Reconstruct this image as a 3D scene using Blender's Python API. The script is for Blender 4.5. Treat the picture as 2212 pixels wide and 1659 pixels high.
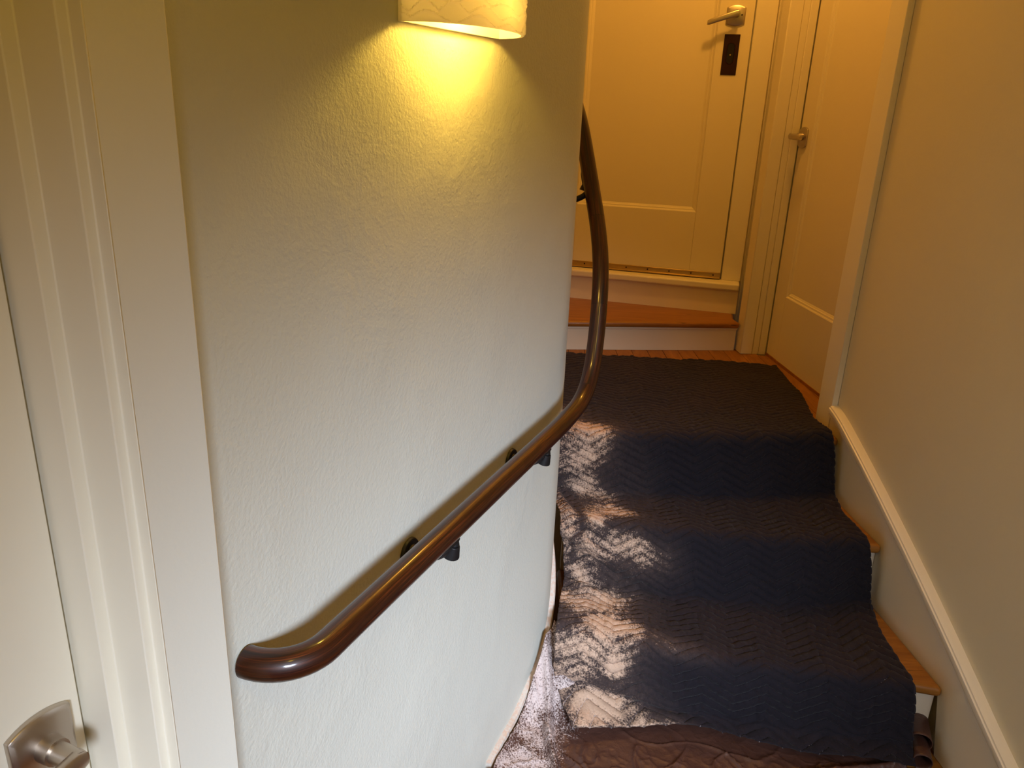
import bpy, math, random
import numpy as np
from mathutils import Vector, Matrix

for o in list(bpy.data.objects):
    bpy.data.objects.remove(o)
scene = bpy.context.scene
COL = scene.collection
random.seed(4)

# ------------------------------------------------------------------ camera
# landing floor is z = 0, lower hall floor is z = -0.57, camera held 1.5 m above the hall floor
cam_d = bpy.data.cameras.new('camera')
cam = bpy.data.objects.new('camera', cam_d)
COL.objects.link(cam)
cam_d.sensor_width = 36.0
cam_d.lens = 36.0 * 1650.0 / 2212.0
cam_d.clip_start = 0.02
down = Vector((-206.0, 4770.0, 1650.0)).normalized()      # world down seen in camera axes (x right, y down, z ahead)
up_c = -down
fwd_c = (Vector((0, 0, 1)) - up_c * up_c.z).normalized()
right_c = down.cross(fwd_c)
if right_c.x < 0:
    right_c = -right_c
RW = Matrix((right_c, fwd_c, up_c))
cx_, cy_, cz_ = RW @ Vector((1, 0, 0)), RW @ Vector((0, -1, 0)), RW @ Vector((0, 0, -1))
m = Matrix((cx_, cy_, cz_)).transposed().to_4x4()
m.translation = Vector((0, 0, 0.945))
cam.matrix_world = m
scene.camera = cam

# ------------------------------------------------------------------ world, lights, exposure
world = bpy.data.worlds.new('world')
scene.world = world
world.use_nodes = True
world.node_tree.nodes['Background'].inputs['Color'].default_value = (0.62, 0.75, 1.0, 1)
world.node_tree.nodes['Background'].inputs['Strength'].default_value = 0.02

def add_light(name, kind, loc, energy, color, target=None, **kw):
    ld = bpy.data.lights.new(name, kind)
    ld.energy = energy
    ld.color = color
    for k, v in kw.items():
        setattr(ld, k, v)
    lo = bpy.data.objects.new(name, ld)
    COL.objects.link(lo)
    lo.location = loc
    if target is not None:
        lo.rotation_euler = (Vector(target) - Vector(loc)).to_track_quat('-Z', 'Y').to_euler()
    return lo

DAY = (0.71, 0.82, 1.0)
# daylight (sky above the roofs, so it slants downward) through the hall window behind the camera
add_light('window_daylight', 'AREA', (0.85, -1.64, 1.34), 10.2, DAY, target=(0.85 - 0.78, -1.64 + 2.84, 1.34 - 1.54),
          shape='RECTANGLE', size=0.80, size_y=0.46, spread=math.radians(37))
# ceiling lamp over the landing, close to the back door
add_light('landing_lamp_light', 'POINT', (0.74, 2.90, 2.30), 28.0, (1.0, 0.45, 0.06), shadow_soft_size=0.06)
# hall ceiling lamp behind the camera
add_light('hall_lamp_light', 'POINT', (0.45, -0.6, 2.28), 10.8, (1.0, 0.66, 0.06), shadow_soft_size=0.09)

scene.view_settings.view_transform = 'Standard'
scene.view_settings.look = 'None'
scene.view_settings.gamma = 1.0
scene.view_settings.use_curve_mapping = False
scene.view_settings.exposure = 0.0

# ------------------------------------------------------------------ materials
def new_mat(name):
    mt = bpy.data.materials.new(name)
    mt.use_nodes = True
    nt = mt.node_tree
    return mt, nt, nt.nodes['Principled BSDF'], nt.nodes, nt.links

def N(nt, kind, **kw):
    n = nt.nodes.new(kind)
    for k, v in kw.items():
        if k.startswith('i_'):
            n.inputs[k[2:].replace('_', ' ')].default_value = v
        else:
            setattr(n, k, v)
    return n

def math_node(nt, op, a, b=None, c=None):
    n = nt.nodes.new('ShaderNodeMath')
    n.operation = op
    for i, v in enumerate((a, b, c)):
        if v is None:
            continue
        if hasattr(v, 'links') or hasattr(v, 'is_linked'):
            nt.links.new(v, n.inputs[i])
        else:
            n.inputs[i].default_value = v
    return n.outputs[0]

def ramp(nt, fac, stops):
    n = nt.nodes.new('ShaderNodeValToRGB')
    el = n.color_ramp.elements
    while len(el) < len(stops):
        el.new(0.5)
    for e, (p, c) in zip(el, stops):
        e.position = p
        e.color = c if len(c) == 4 else (*c, 1)
    nt.links.new(fac, n.inputs[0])
    return n.outputs['Color']

def mixc(nt, fac, a, b):
    n = nt.nodes.new('ShaderNodeMix')
    n.data_type = 'RGBA'
    for sock, v in ((n.inputs[0], fac), (n.inputs[6], a), (n.inputs[7], b)):
        if hasattr(v, 'is_linked'):
            nt.links.new(v, sock)
        else:
            sock.default_value = v if not isinstance(v, tuple) else ((*v, 1) if len(v) == 3 else v)
    return n.outputs[2]

def coords(nt, kind='Object', scale=(1, 1, 1), rot=(0, 0, 0)):
    tc = nt.nodes.new('ShaderNodeTexCoord')
    mp = nt.nodes.new('ShaderNodeMapping')
    mp.inputs['Scale'].default_value = scale
    mp.inputs['Rotation'].default_value = rot
    nt.links.new(tc.outputs[kind], mp.inputs[0])
    return mp.outputs[0]

def noise(nt, vec, scale, detail=3, rough=0.5, dist=0.0):
    n = nt.nodes.new('ShaderNodeTexNoise')
    n.inputs['Scale'].default_value = scale
    n.inputs['Detail'].default_value = detail
    n.inputs['Roughness'].default_value = rough
    n.inputs['Distortion'].default_value = dist
    nt.links.new(vec, n.inputs['Vector'])
    return n.outputs['Fac']

def bump(nt, height, strength, dist, bsdf, prev=None):
    b = nt.nodes.new('ShaderNodeBump')
    b.inputs['Strength'].default_value = strength
    b.inputs['Distance'].default_value = dist
    nt.links.new(height, b.inputs['Height'])
    if prev is not None:
        nt.links.new(prev, b.inputs['Normal'])
    nt.links.new(b.outputs[0], bsdf.inputs['Normal'])
    return b.outputs[0]

def plaster(name, col, fine=0.0018, coarse=0.0045):
    mt, nt, b, nd, ln = new_mat(name)
    v = coords(nt)
    n1 = noise(nt, v, 165, 4, 0.6)
    n2 = noise(nt, v, 9, 5, 0.62, 0.6)
    n3 = noise(nt, v, 2.2, 2)
    # trowel marks: only some patches of the coarse relief show
    msk = ramp(nt, noise(nt, v, 3.1, 2), [(0.46, (0, 0, 0)), (0.62, (1, 1, 1))])
    n2m = math_node(nt, 'MULTIPLY', n2, msk)
    c = mixc(nt, n3, tuple(x * 0.955 for x in col), tuple(min(1, x * 1.03) for x in col))
    ln.new(c, b.inputs['Base Color'])
    b.inputs['Roughness'].default_value = 0.55
    b.inputs['Specular IOR Level'].default_value = 0.3
    p = bump(nt, n1, 0.55, fine, b)
    bump(nt, n2m, 0.6, coarse, b, p)
    return mt

def paint(name, col, rough=0.42, chips=True):
    mt, nt, b, nd, ln = new_mat(name)
    v = coords(nt)
    n1 = noise(nt, v, 60, 3)
    n2 = noise(nt, v, 3, 3)
    c = mixc(nt, n2, tuple(x * 0.94 for x in col), col)
    if chips:
        k = ramp(nt, noise(nt, v, 46, 4, 0.7), [(0.76, (0, 0, 0)), (0.79, (1, 1, 1))])
        c = mixc(nt, k, c, (0.20, 0.12, 0.06))
    ln.new(c, b.inputs['Base Color'])
    b.inputs['Roughness'].default_value = rough
    bump(nt, n1, 0.25, 0.0008, b)
    return mt

def wood(name, dark, light, axis_scale, rough=0.35, coat=0.3, grain=1.0, flecks=False):
    mt, nt, b, nd, ln = new_mat(name)
    v = coords(nt, 'Object', axis_scale)
    n1 = noise(nt, v, 9 * grain, 6, 0.6, 1.2)
    n2 = noise(nt, v, 46 * grain, 3, 0.6)
    c = ramp(nt, n1, [(0.30, dark), (0.55, tuple((d + l) / 2 for d, l in zip(dark, light))), (0.72, light)])
    c2 = mixc(nt, math_node(nt, 'MULTIPLY', n2, 0.45), c, tuple(d * 0.7 for d in dark))
    if flecks:
        k = ramp(nt, noise(nt, v, 20, 2, 0.5), [(0.70, (0, 0, 0)), (0.73, (1, 1, 1))])
        c2 = mixc(nt, k, c2, tuple(d * 0.45 for d in dark))
    ln.new(c2, b.inputs['Base Color'])
    b.inputs['Roughness'].default_value = rough
    b.inputs['Coat Weight'].default_value = coat
    b.inputs['Coat Roughness'].default_value = 0.18
    b.inputs['Specular IOR Level'].default_value = 0.3
    bump(nt, n2, 0.2, 0.0006, b)
    return mt

def metal(name, col, rough, metallic=1.0):
    mt, nt, b, nd, ln = new_mat(name)
    v = coords(nt)
    r = noise(nt, v, 80, 3)
    b.inputs['Base Color'].default_value = (*col, 1)
    b.inputs['Metallic'].default_value = metallic
    ln.new(math_node(nt, 'MULTIPLY_ADD', r, 0.16, rough - 0.08), b.inputs['Roughness'])
    return mt

M = {}
M['wall'] = plaster('painted plaster', (0.66, 0.655, 0.575))
M['wall_smooth'] = plaster('smooth painted wall', (0.74, 0.69, 0.52), 0.0005, 0.0008)
M['wall_hall_lit'] = plaster('hall wall paint lightened as if lit', (0.82, 0.80, 0.70), 0.0004, 0.0006)  # wall paint made lighter; stronger light on this strip is put into its colour
M['ceiling'] = plaster('ceiling paint', (0.75, 0.72, 0.64), 0.0005, 0.001)
M['trim'] = paint('cream trim paint', (0.88, 0.82, 0.68), 0.38, chips=False)
M['trim_worn'] = paint('worn cream trim paint', (0.78, 0.71, 0.58), 0.42)
M['door'] = paint('cream door paint', (0.76, 0.68, 0.52), 0.45, chips=False)
M['riser'] = paint('riser paint', (0.80, 0.68, 0.50), 0.45)
M['floor'] = wood('amber floor boards', (0.22, 0.085, 0.010), (0.42, 0.175, 0.028), (2.2, 0.35, 2.2), 0.6, 0.0, 1.5, True)
M['tread'] = wood('amber stair tread', (0.24, 0.090, 0.010), (0.45, 0.185, 0.030), (0.3, 2.6, 2.6), 0.42, 0.15, 1.5, True)
M['nickel'] = metal('brushed nickel', (0.50, 0.44, 0.38), 0.36)
M['brass'] = metal('worn brass', (0.55, 0.40, 0.16), 0.34)
M['bronze'] = metal('dark bronze', (0.035, 0.012, 0.008), 0.42, 0.7)
M['iron'] = metal('black iron', (0.018, 0.017, 0.018), 0.45, 0.5)
mt, nt, b, nd, ln = new_mat('black gap'); b.inputs['Base Color'].default_value = (0.006, 0.004, 0.003, 1); b.inputs['Roughness'].default_value = 0.9
M['black'] = mt

# stained handrail: grain runs along the rail (uv.x = length in metres, uv.y = around)
mt, nt, b, nd, ln = new_mat('mahogany stained rail')
v = coords(nt, 'UV', (1.1, 7.0, 1))
g1 = noise(nt, v, 4.0, 5, 0.6, 1.5)
v2 = coords(nt, 'UV', (8.0, 70.0, 1))
g2 = noise(nt, v2, 3.0, 3, 0.6)
c = ramp(nt, g1, [(0.32, (0.010, 0.0022, 0.0010)), (0.50, (0.040, 0.0078, 0.0022)), (0.68, (0.125, 0.027, 0.0055))])
c = mixc(nt, ramp(nt, g2, [(0.42, (0, 0, 0)), (0.62, (0.8, 0.8, 0.8))]), c, (0.010, 0.002, 0.001))
ln.new(c, b.inputs['Base Color'])
b.inputs['Roughness'].default_value = 0.42
b.inputs['Specular IOR Level'].default_value = 0.3
b.inputs['Coat Weight'].default_value = 0.55
b.inputs['Coat Roughness'].default_value = 0.12
bump(nt, g2, 0.15, 0.0006, b)
M['rail'] = mt

# porcelain sconce shade, light shines through
mt, nt, b, nd, ln = new_mat('bisque porcelain')
b.inputs['Base Color'].default_value = (0.92, 0.90, 0.88, 1)
b.inputs['Roughness'].default_value = 0.5
tr = nd.new('ShaderNodeBsdfTranslucent'); tr.inputs['Color'].default_value = (0.80, 0.74, 0.72, 1)
ms = nd.new('ShaderNodeMixShader'); ms.inputs[0].default_value = 0.25
ln.new(b.outputs[0], ms.inputs[1]); ln.new(tr.outputs[0], ms.inputs[2])
ln.new(ms.outputs[0], nd['Material Output'].inputs['Surface'])
M['porcelain'] = mt
mt, nt, b, nd, ln = new_mat('lamp glow')
b.inputs['Base Color'].default_value = (1, 0.9, 0.7, 1)
b.inputs['Emission Color'].default_value = (1.0, 0.68, 0.22, 1)
b.inputs['Emission Strength'].default_value = 14
M['bulb'] = mt
mt, nt, b, nd, ln = new_mat('window glass')
b.inputs['Transmission Weight'].default_value = 1.0
b.inputs['Roughness'].default_value = 0.0
b.inputs['IOR'].default_value = 1.02
M['glass'] = mt

# quilted moving blanket: uv in metres, zigzag quilting with dashed pale stitches, sawdust from attribute
ZP, ZA, RS = 0.166, 0.046, 0.0285
mt, nt, b, nd, ln = new_mat('quilted navy blanket')
uvn = nd.new('ShaderNodeUVMap'); sep = nd.new('ShaderNodeSeparateXYZ'); ln.new(uvn.outputs[0], sep.inputs[0])
U, V = sep.outputs[0], sep.outputs[1]
tri = math_node(nt, 'PINGPONG', math_node(nt, 'DIVIDE', U, ZP / 2), 1.0)
ph = math_node(nt, 'DIVIDE', math_node(nt, 'MULTIPLY_ADD', tri, ZA, V), RS)
fr = math_node(nt, 'PINGPONG', ph, 0.5)
vo = coords(nt)
nz = noise(nt, vo, 230, 4, 0.62)
nzl = noise(nt, vo, 26, 4, 0.6)
line = math_node(nt, 'LESS_THAN', fr, 0.036)
dash = math_node(nt, 'LESS_THAN', math_node(nt, 'FRACT', math_node(nt, 'MULTIPLY', U, 165.0)), 0.72)
gap = math_node(nt, 'GREATER_THAN', noise(nt, vo, 11, 2), 0.40)
st = math_node(nt, 'MULTIPLY', math_node(nt, 'MULTIPLY', line, dash), gap)
at = nd.new('ShaderNodeAttribute'); at.attribute_name = 'dust'
ms_ = nd.new('ShaderNodeAttribute'); ms_.attribute_name = 'edge'
base = mixc(nt, nzl, (0.0046, 0.0038, 0.0085), (0.0115, 0.0085, 0.0135))
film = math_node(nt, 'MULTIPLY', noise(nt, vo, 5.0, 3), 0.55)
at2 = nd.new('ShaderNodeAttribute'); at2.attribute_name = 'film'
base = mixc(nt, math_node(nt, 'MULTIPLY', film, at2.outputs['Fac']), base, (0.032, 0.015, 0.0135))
# dust settles between the fibres: speckle threshold
nzm = noise(nt, vo, 85, 3, 0.6)
sp = math_node(nt, 'ADD', math_node(nt, 'MULTIPLY', nz, 1.25), math_node(nt, 'MULTIPLY', nzl, 0.7))
sp = math_node(nt, 'ADD', sp, math_node(nt, 'MULTIPLY', nzm, 0.6))
vall = math_node(nt, 'MULTIPLY', fr, 0.30)
sp = math_node(nt, 'ADD', sp, vall)
df = math_node(nt, 'SUBTRACT', math_node(nt, 'ADD', at.outputs['Fac'], sp), 1.93)
dm = math_node(nt, 'MULTIPLY', df, 2.6)
cl = nd.new('ShaderNodeClamp'); ln.new(dm, cl.inputs[0])
dustc = mixc(nt, nz, (0.62, 0.40, 0.27), (0.78, 0.56, 0.42))
thin = math_node(nt, 'MULTIPLY', math_node(nt, 'MINIMUM', at.outputs['Fac'], 0.6), math_node(nt, 'MULTIPLY', math_node(nt, 'MULTIPLY', nz, nzm), 0.6))
base = mixc(nt, thin, base, (0.62, 0.40, 0.30))
c = mixc(nt, math_node(nt, 'MULTIPLY', cl.outputs[0], 0.80), base, dustc)
c = mixc(nt, math_node(nt, 'MULTIPLY', st, 0.85), c, (0.46, 0.38, 0.38))
c = mixc(nt, ms_.outputs['Fac'], c, (0.30, 0.25, 0.25))
ln.new(c, b.inputs['Base Color'])
b.inputs['Roughness'].default_value = 0.85
b.inputs['Specular IOR Level'].default_value = 0.25
b.inputs['Sheen Weight'].default_value = 0.05
bump(nt, noise(nt, vo, 95, 5, 0.7), 0.6, 0.0045, b)
M['blanket'] = mt

# brown plastic tarp
mt, nt, b, nd, ln = new_mat('brown plastic tarp')
vo = coords(nt)
nz = noise(nt, vo, 240, 3, 0.6); nzl = noise(nt, vo, 15, 4, 0.6)
at = nd.new('ShaderNodeAttribute'); at.attribute_name = 'dust'
base = mixc(nt, nzl, (0.055, 0.022, 0.015), (0.100, 0.044, 0.032))
sp = math_node(nt, 'ADD', math_node(nt, 'MULTIPLY', nz, 0.9), math_node(nt, 'MULTIPLY', nzl, 0.7))
df = math_node(nt, 'SUBTRACT', math_node(nt, 'ADD', at.outputs['Fac'], sp), 1.25)
cl = nd.new('ShaderNodeClamp'); ln.new(math_node(nt, 'MULTIPLY', df, 5.0), cl.inputs[0])
c = mixc(nt, math_node(nt, 'MULTIPLY', cl.outputs[0], 0.80), base, (0.72, 0.60, 0.57))
ln.new(c, b.inputs['Base Color'])
ln.new(math_node(nt, 'MULTIPLY_ADD', cl.outputs[0], 0.45, 0.42), b.inputs['Roughness'])
bump(nt, noise(nt, vo, 38, 5, 0.65, 0.8), 0.5, 0.004, b)
M['tarp'] = mt
mt, nt, b, nd, ln = new_mat('dusty painted moulding')
vo = coords(nt)
nz = noise(nt, vo, 120, 3, 0.6)
ln.new(ramp(nt, nz, [(0.42, (0.60, 0.54, 0.48)), (0.6, (0.60, 0.44, 0.35))]), b.inputs['Base Color'])
b.inputs['Roughness'].default_value = 0.7
M['dusty'] = mt
mt, nt, b, nd, ln = new_mat('pale wood shaving')
ln.new(ramp(nt, noise(nt, coords(nt), 90, 2), [(0.3, (0.5, 0.28, 0.12)), (0.7, (0.75, 0.5, 0.28))]), b.inputs['Base Color'])
M['chip'] = mt

# ------------------------------------------------------------------ mesh helpers
class MB:
    def __init__(self):
        self.v, self.f = [], []
    def add(self, verts, faces):
        k = len(self.v)
        self.v += [tuple(p) for p in verts]
        self.f += [tuple(i + k for i in f) for f in faces]
        return self
    def prism(self, poly, z0, z1):
        """closed solid over a plan polygon"""
        n = len(poly)
        a = sum(poly[i][0] * poly[(i + 1) % n][1] - poly[(i + 1) % n][0] * poly[i][1] for i in range(n))
        if a < 0:
            poly = poly[::-1]
        z0f = z0 if callable(z0) else (lambda p: z0)
        z1f = z1 if callable(z1) else (lambda p: z1)
        vs = [(p[0], p[1], z0f(p)) for p in poly] + [(p[0], p[1], z1f(p)) for p in poly]
        fs = [tuple(range(n))[::-1], tuple(range(n, 2 * n))]
        fs += [(i, (i + 1) % n, n + (i + 1) % n, n + i) for i in range(n)]
        return self.add(vs, fs)
    def extrude(self, pts, vec):
        """closed solid: 3D polygon swept by vec"""
        n = len(pts)
        vec = Vector(vec)
        P = [Vector(p) for p in pts]
        vs = P + [p + vec for p in P]
        fs = [tuple(range(n)), tuple(range(n, 2 * n))[::-1]]
        fs += [(i, n + i, n + (i + 1) % n, (i + 1) % n) for i in range(n)]
        return self.add(vs, fs)
    def sweep(self, path, frames, profile, caps=True):
        """profile points (a, b) placed with frames [(A, B)] along the path"""
        n = len(profile)
        vs, fs = [], []
        for p, (A, B) in zip(path, frames):
            for a, c in profile:
                vs.append(Vector(p) + A * a + B * c)
        for i in range(len(path) - 1):
            for j in range(n):
                k = (j + 1) % n
                fs.append((i * n + j, i * n + k, (i + 1) * n + k, (i + 1) * n + j))
        if caps:
            fs.append(tuple(range(n))[::-1])
            fs.append(tuple(range((len(path) - 1) * n, len(path) * n)))
        return self.add(vs, fs)
    def cyl(self, p0, p1, r0, r1=None, n=20):
        r1 = r0 if r1 is None else r1
        p0, p1 = Vector(p0), Vector(p1)
        ax = (p1 - p0).normalized()
        A = ax.orthogonal().normalized()
        B = ax.cross(A)
        vs = []
        for p, r in ((p0, r0), (p1, r1)):
            vs += [p + A * (r * math.cos(2 * math.pi * i / n)) + B * (r * math.sin(2 * math.pi * i / n)) for i in range(n)]
        fs = [(i, (i + 1) % n, n + (i + 1) % n, n + i) for i in range(n)] + [tuple(range(n))[::-1], tuple(range(n, 2 * n))]
        return self.add(vs, fs)
    def build(self, name, mat, parent=None, bevel=0.0, smooth=False, segs=2):
        me = bpy.data.meshes.new(name)
        me.from_pydata([tuple(p) for p in self.v], [], self.f)
        me.update()
        import bmesh
        bm = bmesh.new(); bm.from_mesh(me)
        bmesh.ops.recalc_face_normals(bm, faces=bm.faces)
        bm.to_mesh(me); bm.free()
        me.materials.append(mat)
        o = bpy.data.objects.new(name, me)
        COL.objects.link(o)
        if parent is not None:
            o.parent = parent
        if bevel:
            bv = o.modifiers.new('bevel', 'BEVEL')
            bv.width = bevel; bv.segments = segs; bv.limit_method = 'ANGLE'; bv.angle_limit = math.radians(40)
        if smooth or bevel:
            for p in me.polygons:
                p.use_smooth = True
            try:
                me.set_sharp_from_angle(angle=math.radians(40))
            except Exception:
                pass
        return o

def empty(name, loc=(0, 0, 0)):
    o = bpy.data.objects.new(name, None)
    o.empty_display_size = 0.1
    COL.objects.link(o)
    return o

def tag(o, label=None, cat=None, group=None, kind=None):
    if label: o['label'] = label
    if cat: o['category'] = cat
    if group: o['group'] = group
    if kind: o['kind'] = kind
    return o

class Frame:
    """local frame: s along d, o along the outward normal n (toward the room), z up"""
    def __init__(self, origin, d, n):
        self.o = Vector((origin[0], origin[1])); self.d = Vector(d).normalized(); self.n = Vector(n).normalized()
    def p2(self, s, o):
        q = self.o + self.d * s + self.n * o
        return (q.x, q.y)
    def p(self, s, o, z):
        q = self.o + self.d * s + self.n * o
        return Vector((q.x, q.y, z))
    def box(self, mb, s0, s1, o0, o1, z0, z1):
        return mb.prism([self.p2(s0, o0), self.p2(s1, o0), self.p2(s1, o1), self.p2(s0, o1)], z0, z1)

def vnoise(x, y, seed=0):
    """smooth value noise on arrays"""
    rng = np.random.RandomState(seed)
    G = rng.rand(256, 256)
    xi, yi = np.floor(x).astype(int), np.floor(y).astype(int)
    xf, yf = x - xi, y - yi
    xf = xf * xf * (3 - 2 * xf); yf = yf * yf * (3 - 2 * yf)
    g = lambda a, c: G[a % 256, c % 256]
    return (g(xi, yi) * (1 - xf) * (1 - yf) + g(xi + 1, yi) * xf * (1 - yf) + g(xi, yi + 1) * (1 - xf) * yf + g(xi + 1, yi + 1) * xf * yf) * 2 - 1

def fbm(x, y, seed=0, oct=3):
    t = 0; a = 1.0
    for k in range(oct):
        t = t + a * vnoise(x * 2 ** k, y * 2 ** k, seed + k); a *= 0.5
    return t

HALL, TOP = -0.57, 2.45

# ------------------------------------------------------------------ frames of the place
DW = Vector((0.394, 0.919)).normalized()               # along the stair wall, going away
NW = Vector((DW.y, -DW.x))                              # its outward normal
T = Vector((0.112, 1.784))                              # where the stair wall starts to curve
ST = T.dot(DW)
RAD = 0.30
CC = T - NW * RAD
FW = Frame(tuple(NW * -0.60), DW, NW)                   # stair wall: o = 0 is the plaster face
FL = Frame(tuple(NW * -0.53), DW, NW)                   # hall wall with the near door: o = 0 is the wall face
DR = Vector((0.075, -1.0)).normalized()
NR = Vector((DR.y, -DR.x))                              # right wall normal (towards -x)
FR = Frame((1.067, 2.5), DR, NR)                        # o = 0: skirting / casing face, s grows toward the camera
DB = Vector((0.965, -0.261)).normalized()
NB = Vector((DB.y, -DB.x))
FB = Frame((0.256 - NB.x * 0.06, 3.685 - NB.y * 0.06), DB, NB)   # back door face

def arc_pt(r, a):
    """a = angle past the tangent point"""
    q = CC + (NW * math.cos(a) + DW * math.sin(a)) * r
    return (q.x, q.y)

# ------------------------------------------------------------------ structure: walls
mb = MB()
NA = 64
AEND = math.radians(125)
poly = [FW.p2(0.49, 0), FW.p2(ST, 0)]
poly = [FW.p2(0.50 + (ST - 0.50) * i / 30, 0) for i in range(31)] + [arc_pt(RAD, AEND * i / NA) for i in range(1, NA + 1)]
tail = Vector(arc_pt(RAD, AEND)) + (-NW * math.sin(AEND) + DW * math.cos(AEND)) * 0.7
poly += [(tail.x, tail.y), FW.p2(0.55, -0.65)]
wall_stair = mb.prism(poly, HALL - 0.05, TOP).build('wall_stair', M['wall'], smooth=True)
tag(wall_stair, 'pale green-grey plaster stair wall that curves round toward the landing', kind='structure')

# hall wall with the near door: wall strip, stepped jamb
mb = MB(); FL.box(mb, 0.425, 0.5025, -0.11, 0, HALL - 0.05, TOP)
w = mb.build('wall_left', M['wall_hall_lit'], bevel=0.002)
tag(w, 'pale hall wall strip ending in a sharp corner beside the stair', kind='structure')
mb = MB()
prof = [(0.425, 0.002), (0.4225, 0.004), (0.4225, -0.0105), (0.4124, -0.0105), (0.4124, -0.054), (0.399, -0.054), (0.399, -0.14), (0.425, -0.14)]
jamb = mb.prism([FL.p2(s, o) for s, o in prof], HALL, 1.62).build('trim_1', M['trim'], bevel=0.0018)
tag(jamb, 'stepped cream door jamb beside the near hall door', kind='structure')
mb = MB()
jl = mb.prism([FL.p2(-0.02 - s, o) for s, o in prof], HALL, 1.62).build('trim_2', M['trim'], bevel=0.0018)
tag(jl, 'cream jamb on the hinge side of the near hall door', kind='structure')
mb = MB(); FL.box(mb, -0.445, 0.425, -0.14, 0, 1.62, TOP); FL.box(mb, -2.1, -0.445, -0.14, 0, HALL - 0.05, TOP)
w = mb.build('wall_left_beyond', M['wall_smooth']); tag(w, 'hall wall above and beyond the near door', kind='structure')

# right wall behind the skirting, from the closet casing toward the camera
mb = MB(); FR.box(mb, 0.095, 4.3, -0.14, -0.018, HALL - 0.05, TOP)
w = mb.build('wall_right', M['wall_smooth']); tag(w, 'smooth olive-cream wall along the outer side of the stair', kind='structure')
# wall above the closet opening and between closet and back door
mb = MB(); FR.box(mb, -0.80, 0.095, -0.45, -0.018, 2.06, TOP)
w = mb.build('wall_right_over_closet', M['wall_smooth']); tag(w, 'wall over the closet opening', kind='structure')
# back wall around the back door
mb = MB()
FB.box(mb, 0.7105, 0.86, -0.14, -0.03, -0.05, TOP)
FB.box(mb, -1.25, -0.12, -0.14, -0.03, -0.05, TOP)
FB.box(mb, -0.12, 0.7105, -0.14, -0.03, 2.30, TOP)
FB.box(mb, -0.12, 0.7105, -0.14, -0.055, 0.2, 2.30)
w = mb.build('wall_back', M['trim']); tag(w, 'cream painted wall around the back door', kind='structure')
# hall end wall behind the camera with a window opening
mb = MB()
yb = -1.72
def wb(x0, x1, z0, z1): mb.prism([(x0, yb), (x1, yb), (x1, yb - 0.12), (x0, yb - 0.12)], z0, z1)
wx0, wx1, wz0, wz1 = 0.40, 1.30, 0.95, 1.75
wb(-1.5, wx0, HALL - 0.05, TOP); wb(wx1, 1.6, HALL - 0.05, TOP); wb(wx0, wx1, HALL - 0.05, wz0); wb(wx0, wx1, wz1, TOP)
w = mb.build('wall_behind', M['wall_smooth']); tag(w, 'hall end wall with a window behind the viewer', kind='structure')
wn = empty('window_1'); tag(wn, 'hall window behind the viewer', kind='structure')
mb = MB()
def wf(x0, x1, z0, z1): mb.prism([(x0, yb + 0.015), (x1, yb + 0.015), (x1, yb - 0.10), (x0, yb - 0.10)], z0, z1)
wf(wx0 - 0.05, wx0, wz0 - 0.05, wz1 + 0.05); wf(wx1, wx1 + 0.05, wz0 - 0.05, wz1 + 0.05)
wf(wx0, wx1, wz0 - 0.05, wz0); wf(wx0, wx1, wz1, wz1 + 0.05)
mb.build('window_frame', M['trim'], wn)
mb = MB(); mb.prism([(wx0, yb - 0.085), (wx1, yb - 0.085), (wx1, yb - 0.089), (wx0, yb - 0.089)], wz0, wz1)
mb.build('pane', M['glass'], wn)
# closing walls out of view: behind the stair core, closet back, outer ends
mb = MB()
tl = (tail.x, tail.y)
bl = FB.p2(-1.25, -0.03)
mb.prism([tl, (tl[0] - 0.06, tl[1]), (bl[0] - 0.06, bl[1] + 0.1), (bl[0] + 0.02, bl[1] + 0.1)], -0.06, TOP)
w = mb.build('wall_core', M['wall_smooth']); tag(w, 'wall closing the landing behind the curved stair wall', kind='structure')
mb = MB(); mb.prism([FR.p2(-1.45, -0.46), FR.p2(-0.85, -0.46), FR.p2(-0.85, -0.07), FR.p2(-1.45, -0.07)], -0.06, TOP)
w = mb.build('wall_corner', M['trim']); tag(w, 'wall corner behind the post', kind='structure')
# ceiling
mb = MB(); mb.prism([(-1.6, -1.9), (1.7, -1.9), (1.7, 4.3), (-1.6, 4.3)], TOP, TOP + 0.08)
w = mb.build('ceiling', M['ceiling']); tag(w, 'plain ceiling over hall and landing', kind='structure')

# ------------------------------------------------------------------ structure: floors
def wall_line_x(y, o=0.0):
    s = (2.5 - y) / (-DR.y)
    return FR.p(s, o, 0).x

NOSE = [((0.10, 2.241), (1.082, 2.325)), ((0.176, 2.048), (1.106, 1.975)), ((0.166, 1.798), (1.134, 1.600))]
def nose_y(i, x, back=0.0):
    (x0, y0), (x1, y1) = NOSE[i]
    return y0 + (y1 - y0) * (x - x0) / (x1 - x0) + back

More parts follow.
